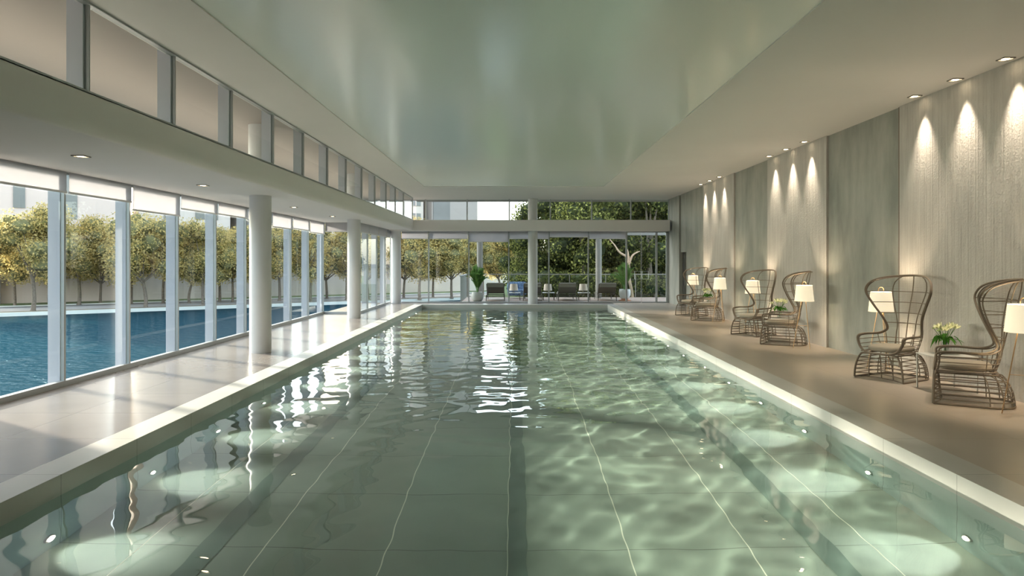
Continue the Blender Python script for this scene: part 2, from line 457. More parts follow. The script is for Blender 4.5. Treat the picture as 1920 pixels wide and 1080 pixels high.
# low soffit with rounded inner edge up to the clerestory sill
def prism_y(mb, prof, y0, y1):
    K = len(prof); vs = [(x, y0, z) for x, z in prof]+[(x, y1, z) for x, z in prof]
    fs = [tuple(range(K)), tuple(range(2*K-1, K-1, -1))]+[((i+1) % K, i, i+K, (i+1) % K+K) for i in range(K)]
    return mb.add(vs, fs)
R = .16; prof = [(XL-.12, ZS)]
for k in range(9):
    a = -PI/2+PI/2*k/8; prof.append((XU-R+R*math.cos(a), ZS+R-.03+R*math.sin(a)*1.0+.0))
prof[1:] = [(x, max(z, ZS)) for x, z in prof[1:]]
prof += [(XU, ZB), (XU-.09, ZB), (XU-.12, ZB-.02), (XL-.4, ZB-.02), (XL-.4, ZS+.05), (XL-.12, ZS+.05)]
mb = MB(); prism_y(mb, prof, YB, 28.2)
struct('ceiling_low', mb, M['plaster'], True)
mb = MB(); mb.box((XL-.9, 28.2, ZS-.05), (XU-.09, YF+.1, ZB)); mb.box((XU-.09, 28.2, ZS-.05), (XR-.1, YF+.1, ZB)); struct('beam_far', mb, M['plaster'])
# roof overhang outside and far overhang, terrace roof
mb = MB(); mb.box((-8.6, YB, 4.32), (XU-.12, 30.3, 4.6)); mb.box((XU-.12, YF+.2, 4.27), (XR+.6, 30.3, 4.6)); struct('roof_overhang', mb, M['soff'])  # outer edge widened beyond view to keep a sun band off the right wall
mb = MB(); mb.box((-2.5, 32.25, 2.90), (7.5, 32.55, 3.05)); struct('beam_terrace', mb, M['outcol'])
mb = MB(); mb.box((XU-.12, YB, ZC+.25), (XR+.6, YF+.2, 4.6)); struct('roof', mb, M['bld1'])

# ------------------------------------------------------------------ windows
WN = [0]
def window(pane, frames, fin=None, extra=None):
    WN[0] += 1
    x0 = [min(pane[0][i], pane[1][i]) for i in range(3)]
    o = empty('window_%d' % WN[0], ((pane[0][0]+pane[1][0])/2, (pane[0][1]+pane[1][1])/2, x0[2]), kind='structure')
    mb = MB(); mb.box(*pane); mb.build('window_pane', M['glass'], o)
    mb = MB()
    for a, b in frames: mb.box(a, b)
    mb.build('window_frame', M['alu'], o)
    if fin:
        mb = MB(); mb.box(*fin); mb.build('window_fin', M['fin'], o)
    return o
BL = []
def blind(a, b, axis, label):
    """a=(x,y,ztop) b=(x,y,zbot)"""
    x0, y0, zt = a; x1, y1, zb = b
    o = empty('roller_blind', ((x0+x1)/2, (y0+y1)/2, zb), label, 'blind', 'roller blinds')
    mb = MB(); mr = MB()
    if axis == 'y': mb.box((x0-.002, y0, zt), (x0+.002, y1, zb+.02)); mr.box((x0-.012, y0, zb), (x0+.012, y1, zb+.028))
    else: mb.box((x0, y0-.002, zt), (x1, y0+.002, zb+.02)); mr.box((x0, y0-.012, zb), (x1, y0+.012, zb+.028))
    mb.build('blind_cloth', M['blind'], o); mr.build('bottom_rail', M['white'], o)
    BL.append(o); return o

P = 1.645
ys = [8.145+P*k for k in range(10)]          # mullion lines, last = 22.95
zbots = [2.68, 2.68, 2.56, 2.70, 2.71, 2.68, 2.60, 2.63, 2.59]
for k in range(9):
    a, b = ys[k], ys[k+1]
    window(((XL-.006, a+.02, .07), (XL+.006, b-.02, ZS)),
           [((XL-.04, a, 0), (XL+.05, b, .075)), ((XL-.02, b-.02, .075), (XL+.03, b+.02, ZS)), ((XL-.03, a, ZS-.03), (XL+.03, b, ZS+.02))],
           ((XL-.19, b-.03, -.3), (XL-.02, b+.03, ZS)))
    lab = 'white roller blind over the %s pane of the left window wall from the camera' % ORD[k]
    blind((XL+.07, a+.03, ZS), (XL+.07, b-.03, zbots[k]), 'y', lab)
# return pane where the glass steps inwards
window(((XL, ys[9]-.006, .07), (XS, ys[9]+.006, ZS)), [((XL, ys[9]-.04, 0), (XS, ys[9]+.04, .075)), ((XS-.03, ys[9]-.03, .07), (XS+.03, ys[9]+.03, ZS))])
blind((XL+.10, ys[9]-.07, ZS), (XS-.04, ys[9]-.05, 2.67), 'x', 'white roller blind on the narrow pane where the left glass steps inwards')
y2 = [ys[9], 24.42, 26.02, 27.7, YF]
for k in range(4):
    a, b = y2[k], y2[k+1]
    window(((XS-.006, a+.02, .07), (XS+.006, b-.02, ZS)),
           [((XS-.04, a, 0), (XS+.05, b, .075)), ((XS-.02, b-.02, .075), (XS+.03, b+.02, ZS))],
           ((XS-.19, b-.03, -.3), (XS-.02, b+.03, ZS)) if k < 3 else None)
    blind((XS+.07, a+.03, ZS), (XS+.07, b-.03, 2.66), 'y', 'white roller blind on the stepped-in left glass, %s of four from the camera' % ORD[k])
# clerestory
yu = [YB, -1.84, -.11, 1.63, 3.36, 5.10, 6.83, 8.55, 10.28, 12.03, 13.74, 15.5, 17.2, 18.95, 20.7, 22.5, 24.2, 25.95, 28.2]
for k in range(len(yu)-1):
    a, b = yu[k], yu[k+1]
    window(((XU-.05, a+.02, ZB), (XU-.04, b-.02, ZC)),
           [((XU-.07, a, ZB-.01), (XU, b, ZB+.02)), ((XU-.07, a, ZC-.02), (XU, b, ZC)), ((XU-.06, b-.012, ZB), (XU-.02, b+.012, ZC))],
           ((XU-.22, b-.04, ZB-.02), (XU-.06, b+.04, ZC+.06)) if k < len(yu)-2 else None)
# far wall
xf = [-4.70, -3.60, -1.95, -.31, 1.34, 2.96, 4.52]
zb2 = [2.62, 2.62, 2.495, 2.62, 2.69, 2.62]
for k in range(6):
    a, b = xf[k], xf[k+1]
    window(((a+.02, YF-.006, .05), (b-.02, YF+.006, 2.93)),
           [((a, YF-.05, 0), (b, YF+.04, .05)), ((b-.025, YF-.06, .05), (b+.025, YF+.02, 2.93)), ((a, YF-.03, 2.9), (b, YF+.03, 2.94))])
    blind((a+.03 if k else -4.70, YF-.09, 2.93), (b-.03, YF-.09, zb2[k]), 'x',
          'white roller blind on the far glass wall, %s pane from the canal end' % ORD[k])
window(((5.80, YF-.006, .05), (6.2, YF+.006, 2.93)), [((5.74, YF-.06, 0), (5.80, YF+.03, 2.93)), ((5.8, YF-.05, 0), (XR, YF+.03, .05)), ((4.54, YF-.04, 2.89), (XR, YF+.03, 2.93)), ((6.16, YF-.04, 0), (XR, YF+.04, 2.93))])
mb = MB()
# double glass door with square pulls
for i, (a, b, hx) in enumerate(((4.55, 5.13, 5.02), (5.16, 5.74, 5.27))):
    d = empty('door_%d' % (i+1), ((a+b)/2, YF, 0), kind='structure')
    mb = MB(); mb.box((a, YF-.006, .02), (b, YF+.006, 2.88)); mb.build('door_pane', M['glass'], d)
    mb = MB(); e = .012
    mb.box((a, YF-.02, 0), (b, YF+.02, .04)); mb.box((a if i == 0 else b-.02, YF-.012, .04), (a+.02 if i == 0 else b, YF+.012, 2.88)); mb.box((b-.006 if i == 0 else a, YF-.012, .04), (b if i == 0 else a+.006, YF+.012, 2.88)); mb.build('door_frame', M['alu'], d)
    h = MB(); x0, x1 = (4.86, 5.12) if i == 0 else (5.17, 5.43)
    h.tube([(x0, YF-.06, .98), (x1, YF-.06, .98), (x1, YF-.06, 1.30), (x0, YF-.06, 1.30)], .012, 6, closed=True); h.box((x0-.0, YF-.06, 1.1), (x0+.012, YF, 1.12)); h.build('door_handle', M['steel'], d)
xu2 = [XU, -3.73, -2.02, -.285, 1.40, 3.10, 4.71, XR]
for k in range(7):
    a, b = xu2[k], xu2[k+1]
    window(((a+.02, YF-.006, ZB), (b-.02, YF+.006, ZC)), [((b-.025, YF-.06, ZB), (b+.025, YF+.02, ZC)), ((a, YF-.04, ZB), (b, YF+.03, ZB+.02))])

# ------------------------------------------------------------------ columns
def column(x, y, z0, z1, r, label, m='column', name='column'):
    mb = MB(); mb.lathe([(r, z0), (r, z1)], (x, y, 0), 40)
    o = mb.build(name, M[m], None, True); return tag(o, label, 'column')
column(-4.88, 13.4, 0, ZS, .2, 'round pale grey column beside the left windows, nearest the camera')
column(-4.92, 21.3, 0, ZS, .2, 'round pale grey column halfway down the left windows, next to the stepped glass')
column(-4.87, 28.45, 0, ZS-.05, .2, 'round pale grey column in the far corner by the canal-side glass')
column(.67, 28.55, 0, ZS-.05, .195, 'round grey column standing in front of the far glass wall under the beam')
column(.67, 28.6, ZB, ZC, .195, 'upper round grey column between the far beam and the ceiling')
column(-4.90, 13.4, ZB-.02, 4.32, .2, 'upper column outside the high windows over the low roof, nearer one', name='roof_column')
column(-4.90, 21.0, ZB-.02, 4.32, .2, 'upper column outside the high windows over the low roof, farther one', name='roof_column')
column(-1.68, 32.4, 0, 2.90, .14, 'slim outdoor terrace column behind the palm in the round grey pot', 'outcol')
column(3.80, 32.4, 0, 2.90, .14, 'slim outdoor terrace column behind the last sun lounger by the white pot', 'outcol')

# ------------------------------------------------------------------ downlights
def spot(name, loc, power, size, blend, target, col=(1, .84, .64), r=.02):
    l = bpy.data.lights.new(name, 'SPOT'); l.energy = power; l.spot_size = size; l.spot_blend = blend; l.color = col; l.shadow_soft_size = r
    o = bpy.data.objects.new(name, l); COL.objects.link(o); o.location = loc
    o.rotation_euler = (Vector(target)-Vector(loc)).to_track_quat('-Z', 'Y').to_euler()
    return o
def downlight(x, y, z, label, group, power, size, tgt, blend=.9):
    o = empty('downlight', (x, y, z), label, 'downlight', group)
    mb = MB(); s = .075
    for a, b in (((-s, -s), (s, -s+.015)), ((-s, s-.015), (s, s)), ((-s, -s), (-s+.015, s)), ((s-.015, -s), (s, s))):
        mb.box((x+a[0], y+a[1], z-.012), (x+b[0], y+b[1], z))
    mb.build('trim_frame', M['downtrim'], o)
    mb = MB(); mb.lathe([(.0, -.008), (.045, -.008), (.045, 0)], (x, y, z), 16, False); mb.build('lens', M['downlens'], o)
    spot('downlight_beam', (x, y, z-.03), power, size, blend, tgt).parent = None
wn = 0
for gi, g in enumerate(((8.71, 9.71, 10.7), (14.8, 15.8, 16.85), (21.0, 22.05, 23.1))):
    for i, y in enumerate(g):
        downlight(6.07, y, ZC, 'recessed square downlight grazing the %s ribbed wall panel, %s of its three from the camera' % (('nearest', 'middle', 'farthest')[gi], ('nearest', 'middle', 'farthest')[i]),
                  'wall washing downlights', 150, math.radians(56), (6.14, y, 0), 1.0)
for i, y in enumerate((8.28, 11.5, 16.2, 19.6)):
    downlight(-5.13, y, ZS, 'small downlight in the low left soffit, %s of four counted from the camera' % ORD[i], 'soffit downlights', 60, math.radians(110), (-5.13, y, 0))

# ------------------------------------------------------------------ underwater lamps
for side, sx in (('right', PR), ('left', PL)):
    sg = -1 if side == 'right' else 1
    for k in range(-1, 14):
        y = 5.59+1.56*k
        if k < 0: continue
        c = Vector((sx, y, ZP+.25))
        o = empty('pool_light', c, 'glowing underwater lamp on the %s pool wall, %s from the camera' % ('chair-side' if side == 'right' else 'window-side', ORD[k]), 'pool light', 'underwater pool lamps')
        mb = MB(); mb.tube([c, c+Vector((sg*.02, 0, 0))], .055, 16); mb.build('lamp_ring', M['steel'], o)
        mb = MB(); mb.tube([c+Vector((sg*.02, 0, 0)), c+Vector((sg*.028, 0, 0))], .036, 14); mb.build('lamp_lens', M['poollens'], o)
        spot('pool_beam', c+Vector((sg*.04, 0, 0)), 80, math.radians(86), 1.0, c+Vector((sg*.46, 0, -.30)), (1, .96, .88), .03)

# ------------------------------------------------------------------ world, sun, camera
AZ = Vector((1.585, -1, 0)).normalized(); EL = math.radians(14)
sd = Vector((AZ.x*math.cos(EL), AZ.y*math.cos(EL), -math.sin(EL)))
sl = bpy.data.lights.new('sun', 'SUN'); sl.energy = 12; sl.angle = math.radians(4); sl.color = (1, .86, .70)
so = bpy.data.objects.new('sun', sl); COL.objects.link(so); so.rotation_euler = sd.to_track_quat('-Z', 'Y').to_euler(); so.location = (-40, 30, 20)
w = bpy.data.worlds.new('World'); sc.world = w; w.use_nodes = True
N, L = w.node_tree.nodes, w.node_tree.links
sky = N.new('ShaderNodeTexSky'); sky.sky_type = 'NISHITA'; sky.sun_disc = False; sky.sun_elevation = math.radians(32)
sky.sun_rotation = math.atan2(-AZ.x, -AZ.y); sky.air_density = 1.2; sky.dust_density = 1.5
bg = N['Background']; bg.inputs[1].default_value = .52
hs = N.new('ShaderNodeHueSaturation'); hs.inputs['Saturation'].default_value = .6
L.new(sky.outputs[0], hs.inputs['Color']); L.new(hs.outputs[0], bg.inputs[0])
MNEE = True
if MNEE:
    sl.cycles.is_caustics_light = True
    water.cycles.is_caustics_caster = True
    for o in [wall_pool, floor_pool]+lanes: o.cycles.is_caustics_receiver = True

cd = bpy.data.cameras.new('camera'); cam = bpy.data.objects.new('camera', cd); COL.objects.link(cam)
cam.location = (0, 0, EYE); cam.rotation_euler = (PI/2, 0, 0)
cd.sensor_width = 36; cd.lens = F/1920*36; cd.shift_x = -8/1920; cd.shift_y = -52/1920; cd.clip_start = .05; cd.clip_end = 600
sc.camera = cam
# ------------------------------------------------------------------ wicker chairs
def curve_at(keys, t):
    """piecewise linear in t: keys = [(t, value)...]"""
    for (a, va), (b, vb) in zip(keys, keys[1:]):
        if t <= b: return va+(vb-va)*(t-a)/(b-a)
    return keys[-1][1]
def make_chair():
    root = empty('wicker_armchair', (0, 0, 0), cat='chair', group='high-backed wicker armchairs')
    rim = [(.16, .415, .395), (.27, .41, .44), (.335, .395, .54), (.345, .375, .625), (.355, .20, .645), (.345, .0, .64), (.31, -.13, .65), (.268, -.215, .70), (.268, -.21, .78),
           (.31, -.15, .91), (.40, -.08, 1.08), (.485, -.035, 1.25), (.49, -.055, 1.35), (.44, -.13, 1.435), (.32, -.27, 1.49), (.16, -.42, 1.515)]
    right = [Vector(p) for p in rim]
    left = [Vector((-p.x, p.y, p.z)) for p in right]
    loop = right+[Vector((0, -.49, 1.522))]+left[::-1]+[Vector((0, .42, .388))]
    mb = MB(); mb.tube(catmull(loop, 6, True), .0135, 8, closed=True)
    mb.build('rim_frame', M['wicker'], root, True)
    # second rim tube just behind the first, on the outside of the wings
    loop2 = [Vector((p.x*1.0, p.y-.035, p.z-.012)) for p in loop]
    mb = MB(); mb.tube(catmull(loop2, 6, True), .009, 6, closed=True)
    mb.build('rim_cord', M['wicker'], root, True)
    rc = catmull(right[7:], 8)
    def rim_at(z):
        for p, q in zip(rc, rc[1:]):
            if p.z <= z <= q.z: return p.lerp(q, (z-p.z)/max(q.z-p.z, 1e-6))
        return rc[-1].copy()
    spine = [(.39, -.22), (.54, -.27), (.73, -.31), (.93, -.35), (1.10, -.40), (1.27, -.455), (1.40, -.48), (1.522, -.49)]
    def row(z, n=13):
        r = rim_at(z); ys = curve_at(spine, z)
        return [Vector((r.x*u, ys+(r.y-ys)*abs(u)**2.3, z)) for u in [(-1+2*i/(n-1)) for i in range(n)]]
    mb = MB()
    for z in (.80, .95, 1.11, 1.27): mb.tube(row(z), .0065, 6)
    mb.build('back_rungs', M['wicker'], root, True)
    mb = MB()
    for u in (-.52, 0, .52):
        pts = []
        for i in range(22):
            z = .40+1.12*i/21
            if z < .72:
                k = (z-.40)/.32; x = u*(.30+.0*k); ys = curve_at(spine, z); y = ys+.10*abs(u)**2.3*1.3
                pts.append(Vector((x*(.85+.05*k), y, z)))
            else:
                r = rim_at(min(z, 1.505)); ys = curve_at(spine, z)
                pts.append(Vector((r.x*u, ys+(r.y-ys)*abs(u)**2.3, z)))
        mb.tube(pts, .0075, 6)
    mb.build('back_stiles', M['wicker'], root, True)
    mb = MB(); z = .74
    while z < 1.49:
        mb.tube(row(z, 11), .0011, 3, caps=False); z += .017
    o = mb.build('fine_cords', M['thinwire'], root)
    # seat bucket rungs below the arms, and their posts
    def urow(z, n=10):
        k = (z-.39)/(.64-.39); w = .27+.075*k; yb = curve_at(spine, z)+.0; yf = .40-.02*k
        pts = [Vector((w, yf, z))]
        for i in range(n+1):
            a = PI*i/n
            pts.append(Vector((w*math.cos(a)**1 if False else w*math.copysign(abs(math.cos(a))**.7, math.cos(a)), (-.05)+(yb+.05)*math.sin(a)**.8, z)))
        pts.append(Vector((-w, yf, z))); return catmull(pts, 3)
    mb = MB()
    for z, r in ((.405, .011), (.455, .006), (.51, .006), (.575, .006)): mb.tube(urow(z), r, 6)
    for u in (.13, .3, .42, .58, .7, .87):
        pts = []
        for z in (.40, .455, .51, .575, .64):
            c = urow(z); pts.append(c[int(u*(len(c)-1))])
        mb.tube(pts, .006, 5)
    mb.build('seat_basket', M['wicker'], root, True)
    # cushion
    mb = MB(); K = 28; prof = []
    def cush(s, z):
        out = []
        for i in range(K):
            a = 2*PI*i/K; cx = math.copysign(abs(math.cos(a))**.6, math.cos(a)); cy = math.copysign(abs(math.sin(a))**.6, math.sin(a))
            out.append((.262*s*cx, .095+(.285*s)*cy, z))
        return out
    rings = [cush(.90, .41), cush(.985, .425), cush(1, .45), cush(.985, .475), cush(.92, .492), cush(.6, .50), cush(.05, .503)]
    vs = [p for r in rings for p in r]; fs = [tuple(range(K-1, -1, -1)), tuple((len(rings)-1)*K+i for i in range(K))]
    for r in range(len(rings)-1):
        for i in range(K): j = (i+1) % K; fs.append((r*K+i, r*K+j, (r+1)*K+j, (r+1)*K+i))
    mb.add(vs, fs); mb.build('seat_cushion', M['cushion'], root, True)
    # skirted cage base
    def base(t, n=16):
        """t 0 top .. 1 floor; open U from front-left round the back to front-right"""
        k = math.sqrt(max(0, 1-(1-t)**2))
        w = .235+.135*k**1.1; yb = -.20-.215*k**.9; yf = .395+.03*k; z = .37*(1-t)+.012
        pts = [Vector((w, yf, z)), Vector((w, yf*.4, z))]
        for i in range(1, n):
            a = PI*i/n; c_, s_ = math.cos(a), math.sin(a)
            pts.append(Vector((w*math.copysign(abs(c_)**.62, c_), yb*abs(s_)**.62+.0, z)))
        pts += [Vector((-w, yf*.4, z)), Vector((-w, yf, z))]
        return pts
    mb = MB()
    for t, r in ((0.02, .011), (.2, .007), (.36, .007), (.52, .007), (.68, .007), (.84, .007), (1.0, .012)): mb.tube(catmull(base(t), 2), r, 6)
    nb = len(base(0))
    for i in range(0, nb, 2):
        mb.tube([base(t)[i] for t in (0, .1, .2, .36, .52, .68, .84, 1)], .0075, 6)
    mb.build('base_cage', M['wicker'], root, True)
    mb = MB()
    arch = [Vector(base(t)[0]) for t in (1, .8, .6, .4, .22, .1, .02)]
    arch += [Vector((.12, .40, .384)), Vector((0, .40, .384)), Vector((-.12, .40, .384))]+[Vector((-p.x, p.y, p.z)) for p in arch[::-1]]
    mb.tube(catmull(arch, 4), .0145, 8)
    for t in (.2, .36, .52, .68, .84, 1.0):
        p = base(t)[0]; q = Vector((-p.x, p.y, p.z))
        mb.tube([p, Vector((p.x*.5, p.y-.03-.04*t, p.z+.012*t)), Vector((0, p.y-.04-.05*t, p.z+.016*t)), Vector((-p.x*.5, p.y-.03-.04*t, p.z+.012*t)), q], .0075, 6)
    for u in (-.5, 0, .5):
        mb.tube([Vector((base(t)[0].x*u, base(t)[0].y-(.04+.05*t)*(1-abs(u)*.3)*(1 if t > .1 else .3), base(t)[0].z+.014*t)) for t in (0.02, .2, .36, .52, .68, .84, 1)], .0085, 6)
    mb.build('front_arch', M['wicker'], root, True)
    return root

def make_lamp():
    root = empty('floor_lamp', (0, 0, 0), cat='floor lamp', group='lit tripod floor lamps')
    for k in range(3):
        a = 2*PI*k/3+.35
        mb = MB(); mb.tube([(.205*math.cos(a), .205*math.sin(a), .0), (.05*math.cos(a), .05*math.sin(a), .96)], .0065, 8)
        mb.build('leg', M['brass'], root, True)
    mb = MB(); p = [(.133*math.cos(2*PI*k/3+.35), .133*math.sin(2*PI*k/3+.35), .447) for k in range(3)]
    for i in range(3): mb.tube([p[i], (0, 0, .447)], .0035, 6)
    mb.build('stretcher', M['brass'], root, True)
    mb = MB(); prof = [(.185, .935), (.152, 1.25), (.149, 1.25), (.182, .935)]
    mb.lathe(prof+[prof[0]], (0, 0, 0), 40, False); mb.build('lamp_shade', M['shade'], root, True)
    mb = MB(); mb.lathe([(0, 1.01), (.02, 1.02), (.033, 1.06), (.02, 1.10), (0, 1.11)], (0, 0, 0), 14, False); mb.tube([(0, 0, .93), (0, 0, 1.02)], .012, 8); mb.build('bulb', M['downlens2'], root, True)
    mb = MB(); h = [(-.045, 0, 1.22), (-.045, 0, 1.28)]+[(-.045*math.cos(PI*i/10), 0, 1.28+.045*math.sin(PI*i/10)) for i in range(1, 10)]+[(.045, 0, 1.28), (.045, 0, 1.22)]
    mb.tube(h, .0055, 6); mb.tube([(-.15, 0, 1.235), (.15, 0, 1.235)], .003, 5); mb.build('carry_loop', M['brass'], root, True)
    return root
M['downlens2'] = mat('warm_bulb', (1, .9, .7), .4, emit=(1, .78, .45), estr=12)

def make_table():
    root = empty('side_table', (0, 0, 0), cat='side table', group='slim white side tables')
    mb = MB(); mb.rbox((0, 0, .470), (.54, .52, .014), .004); mb.build('tabletop', M['table_white'], root)
    for sx in (-1, 1):
        for sy in (-1, 1):
            mb = MB(); mb.box((sx*.255-.008, sy*.245-.008, 0), (sx*.255+.008, sy*.245+.008, .463)); mb.build('leg', M['table_white'], root)
    return root

def make_vase():
    root = empty('vase', (0, 0, 0), cat='vase', group='glass vases of cream tulips')
    mb = MB(); mb.lathe([(.035, 0), (.042, .01), (.05, .19), (.047, .19), (.038, .02), (0, .015)], (0, 0, 0), 20, False); mb.build('glass_body', M['ceramic_vase'], root, True)
    rnd = random.Random(5); heads = []
    mb = MB()
    for k in range(13):
        a = k*2.4; rr = .03+.12*math.sqrt(k/13); h = .30+.07*rnd.random()-.12*rr
        tip = Vector((rr*math.cos(a), rr*math.sin(a), h)); heads.append((tip, a, k))
        mb.tube(catmull([(.012*math.cos(a+2), .012*math.sin(a+2), .03), (.03*math.cos(a), .03*math.sin(a), .18), tip], 4), .0035, 5)
    mb.build('flower_stems', M['stem'], root, True)
    for tip, a, k in heads:
        mb = MB(); ax = Vector((math.cos(a)*.5, math.sin(a)*.5, 1)).normalized(); t1 = ax.orthogonal().normalized(); t2 = ax.cross(t1)
        big = k % 3 != 0; s = .05 if big else .02
        for j in range(6 if big else 4):
            b = 2*PI*j/(6 if big else 4)
            d = t1*math.cos(b)+t2*math.sin(b); e = ax.cross(d)
            pts = [tip, tip+d*s*.75+ax*s*.5+e*s*.42, tip+d*s*1.15+ax*s*1.35, tip+d*s*.75+ax*s*.5-e*s*.42, tip+d*s*.62+ax*s*1.0]
            mb.add(pts, [(0, 1, 4), (1, 2, 4), (2, 3, 4), (3, 0, 4)])
        mb.build('flower_head' if big else 'flower_bud', M['petal'] if big else M['bud'], root, True)
    mb = MB()
    for k in range(26):
        a = k*2.4+.7; L_ = .10+.11*rnd.random(); w_ = .018+.016*rnd.random()
        d = Vector((math.cos(a), math.sin(a), 0)); e = Vector((-math.sin(a), math.cos(a), 0))
        b0 = d*.03+Vector((0, 0, .19)); up = rnd.uniform(.2, 2.0); pts = []
        for i in range(6):
            t = i/5; c_ = b0+d*L_*t+Vector((0, 0, L_*(up*t-1.35*t*t*up+.0)))
            ww = w_*math.sin(PI*min(.97, t*.9+.1)); pts += [c_-e*ww, c_+e*ww]
        mb.add(pts, [(2*i, 2*i+1, 2*i+3, 2*i+2) for i in range(5)])
    mb.build('flower_leaves', M['leafdark'], root, True)
    return root

chair0, lamp0, table0, vase0 = make_chair(), make_lamp(), make_table(), make_vase()
used = {}
def put(proto, loc, rz, label):
    if proto.name in used: o = copy_tree(proto)
    else: o = proto; used[proto.name] = 1
    o.location = loc; o.rotation_euler = (0, 0, rz); o['label'] = label; return o
rzA, rzB = math.atan2(.86, -.51), math.atan2(.86, .51)
NM = ('nearest', 'middle', 'farthest')
def point(name, loc, e, r=.05, col=(1, .80, .56)):
    l = bpy.data.lights.new(name, 'POINT'); l.energy = e; l.shadow_soft_size = r; l.color = col
    o = bpy.data.objects.new(name, l); COL.objects.link(o); o.location = loc; return o
for i, dy in enumerate((0, 6.05, 11.85)):
    put(chair0, (5.63, 10.44+dy, 0), rzA, 'open wicker high-backed armchair, turned towards the camera, farther of the %s pair' % NM[i])
    put(chair0, (5.63, 8.65+dy, 0), rzB, 'open wicker high-backed armchair seen from the side, nearer of the %s pair' % NM[i])
    put(lamp0, (5.74, 7.95+dy, 0), .3, 'lit cream tripod floor lamp beside the side-on chair of the %s pair' % NM[i])
    put(lamp0, (5.79, (11.15, 17.2, 23.0)[i], 0), .1, 'lit cream tripod floor lamp seen through the wicker back of the %s pair' % NM[i])
    put(table0, (5.80, 9.47+dy, 0), 0, 'slim white side table between the %s pair of wicker chairs' % NM[i])
    put(vase0, (5.86, 9.60+dy, .477), i*1.3, 'glass vase of cream tulips between the %s pair of chairs' % NM[i])
    point('lamp_glow', (5.74, 7.95+dy, 1.12), 20); point('lamp_glow', (5.79, (11.15, 17.2, 23.0)[i], 1.12), 20)

# ------------------------------------------------------------------ terrace beyond the far glass
mb = MB()
y = YF+.1
while y < 33.1:
    mb.box((-2.36, y, -.03), (7.5, y+.135, 0)); y += .145
tag(mb.build('terrace_decking', M['wood']), kind='structure')
mb = MB(); mb.box((-2.36, YF+.1, -3), (7.5, 33.1, -.035)); tag(mb.build('ground_terrace', M['bld3']), kind='structure')
# front rail with glass and a few posts
o = empty('terrace_railing', (2.5, 33.0, 0), 'low glass terrace railing with a flat top rail behind the sun loungers', 'railing')
mb = MB(); mb.box((-2.3, 32.97, 1.07), (7.5, 33.03, 1.11)); mb.build('top_rail', M['outcol'], o)
for x in (-2.28, -.35, 1.1, 2.5, 4.2, 5.6, 7.3):
    mb = MB(); mb.box((x-.012, 32.98, 0), (x+.012, 33.02, 1.07)); mb.build('post', M['outcol'], o)
mb = MB(); mb.box((-2.27, 32.995, .08), (7.4, 33.005, 1.05)); mb.build('glass_panel', M['rail_glass'], o)
o = empty('baluster_railing', (-2.33, 31, 0), 'short side railing with upright bars at the canal end of the terrace', 'railing')
mb = MB(); mb.box((-2.36, 29.3, 1.07), (-2.30, 33.0, 1.11)); mb.build('top_rail', M['alu'], o)
mb = MB()
for k in range(26): mb.box((-2.337, 29.35+k*.145, 0), (-2.323, 29.364+k*.145, 1.07))
mb.build('balusters', M['alu'], o)

def make_lounger():
    root = empty('sun_lounger', (0, 0, 0), cat='sun lounger', group='sun loungers on the terrace')
    # head end towards the pool (local -y), backrest raised
    def slab(y0, z0, y1, z1, w, th):
        mb = MB(); d = Vector((0, y1-y0, z1-z0)).normalized(); nn = Vector((0, -d.z, d.y))*th
        vs = []
        for (yy, zz) in ((y0, z0), (y1, z1)):
            for s in (0, 1):
                for x in (-w/2, w/2): vs.append(Vector((x, yy, zz))+nn*s)
        mb.add(vs, [(0, 1, 5, 4), (2, 6, 7, 3), (0, 2, 3, 1), (4, 5, 7, 6), (0, 4, 6, 2), (1, 3, 7, 5)]); return mb
    slab(-.42, .74, .10, .30, .70, .03).build('backrest', M['sling'], root)
    slab(.10, .30, 1.35, .30, .70, .03).build('seat_sling', M['sling'], root)
    p = MB(); p.tube([(-.35, -.455, .745), (.35, -.455, .745)], .045, 10); p.box((-.35, -.46, .60), (.35, -.385, .74)); p.build('head_pad', M['slingpad'], root)
    mb = MB()
    for x in (-.37, .37): mb.tube([(x, -.42, .735), (x, -.0, .39), (x, .10, .27), (x, 1.36, .27)], .018, 6)
    mb.box((-.37, .0, .22), (.37, .03, .27)); mb.box((-.37, -.30, .16), (.37, -.27, .20)); mb.box((-.39, -.28, .15), (-.36, .1, .25)); mb.box((.36, -.28, .15), (.39, .1, .25)); mb.build('frame', M['loungerframe'], root)
    for x, y in ((-.38, -.28), (.38, -.28), (-.36, 1.25), (.36, 1.25)):
        mb = MB(); mb.tube([(x, y+.04, .26), (x*1.05, y, 0)], [.022, .018], 6); mb.build('leg', M['loungerframe'], root)
    return root
def make_lowtable():
    root = empty('terrace_table', (0, 0, 0), cat='side table', group='low tables between the loungers')
    mb = MB(); mb.box((-.26, -.22, .31), (.26, .22, .335)); mb.build('tabletop', M['white'], root)
    for sx in (-1, 1):
        for sy in (-1, 1):
            mb = MB(); mb.box((sx*.24-.012, sy*.20-.012, 0), (sx*.24+.012, sy*.20+.012, .31)); mb.build('leg', M['loungerframe'], root)
    return root
def make_tlamp():
    root = empty('table_lamp', (0, 0, 0), cat='table lamp', group='cream table lamps outside')
    mb = MB(); mb.lathe([(.19, .085), (.155, .37), (.15, .37), (.185, .085), (.19, .085)], (0, 0, 0), 24, False); mb.build('lamp_shade', M['shade_out'], root, True)
    mb = MB(); mb.lathe([(.07, 0), (.07, .015), (.012, .02), (.012, .3)], (0, 0, 0), 12, True); mb.build('stand', M['loungerframe'], root, True)
    return root
L0, T0, TL0 = make_lounger(), make_lowtable(), make_tlamp()
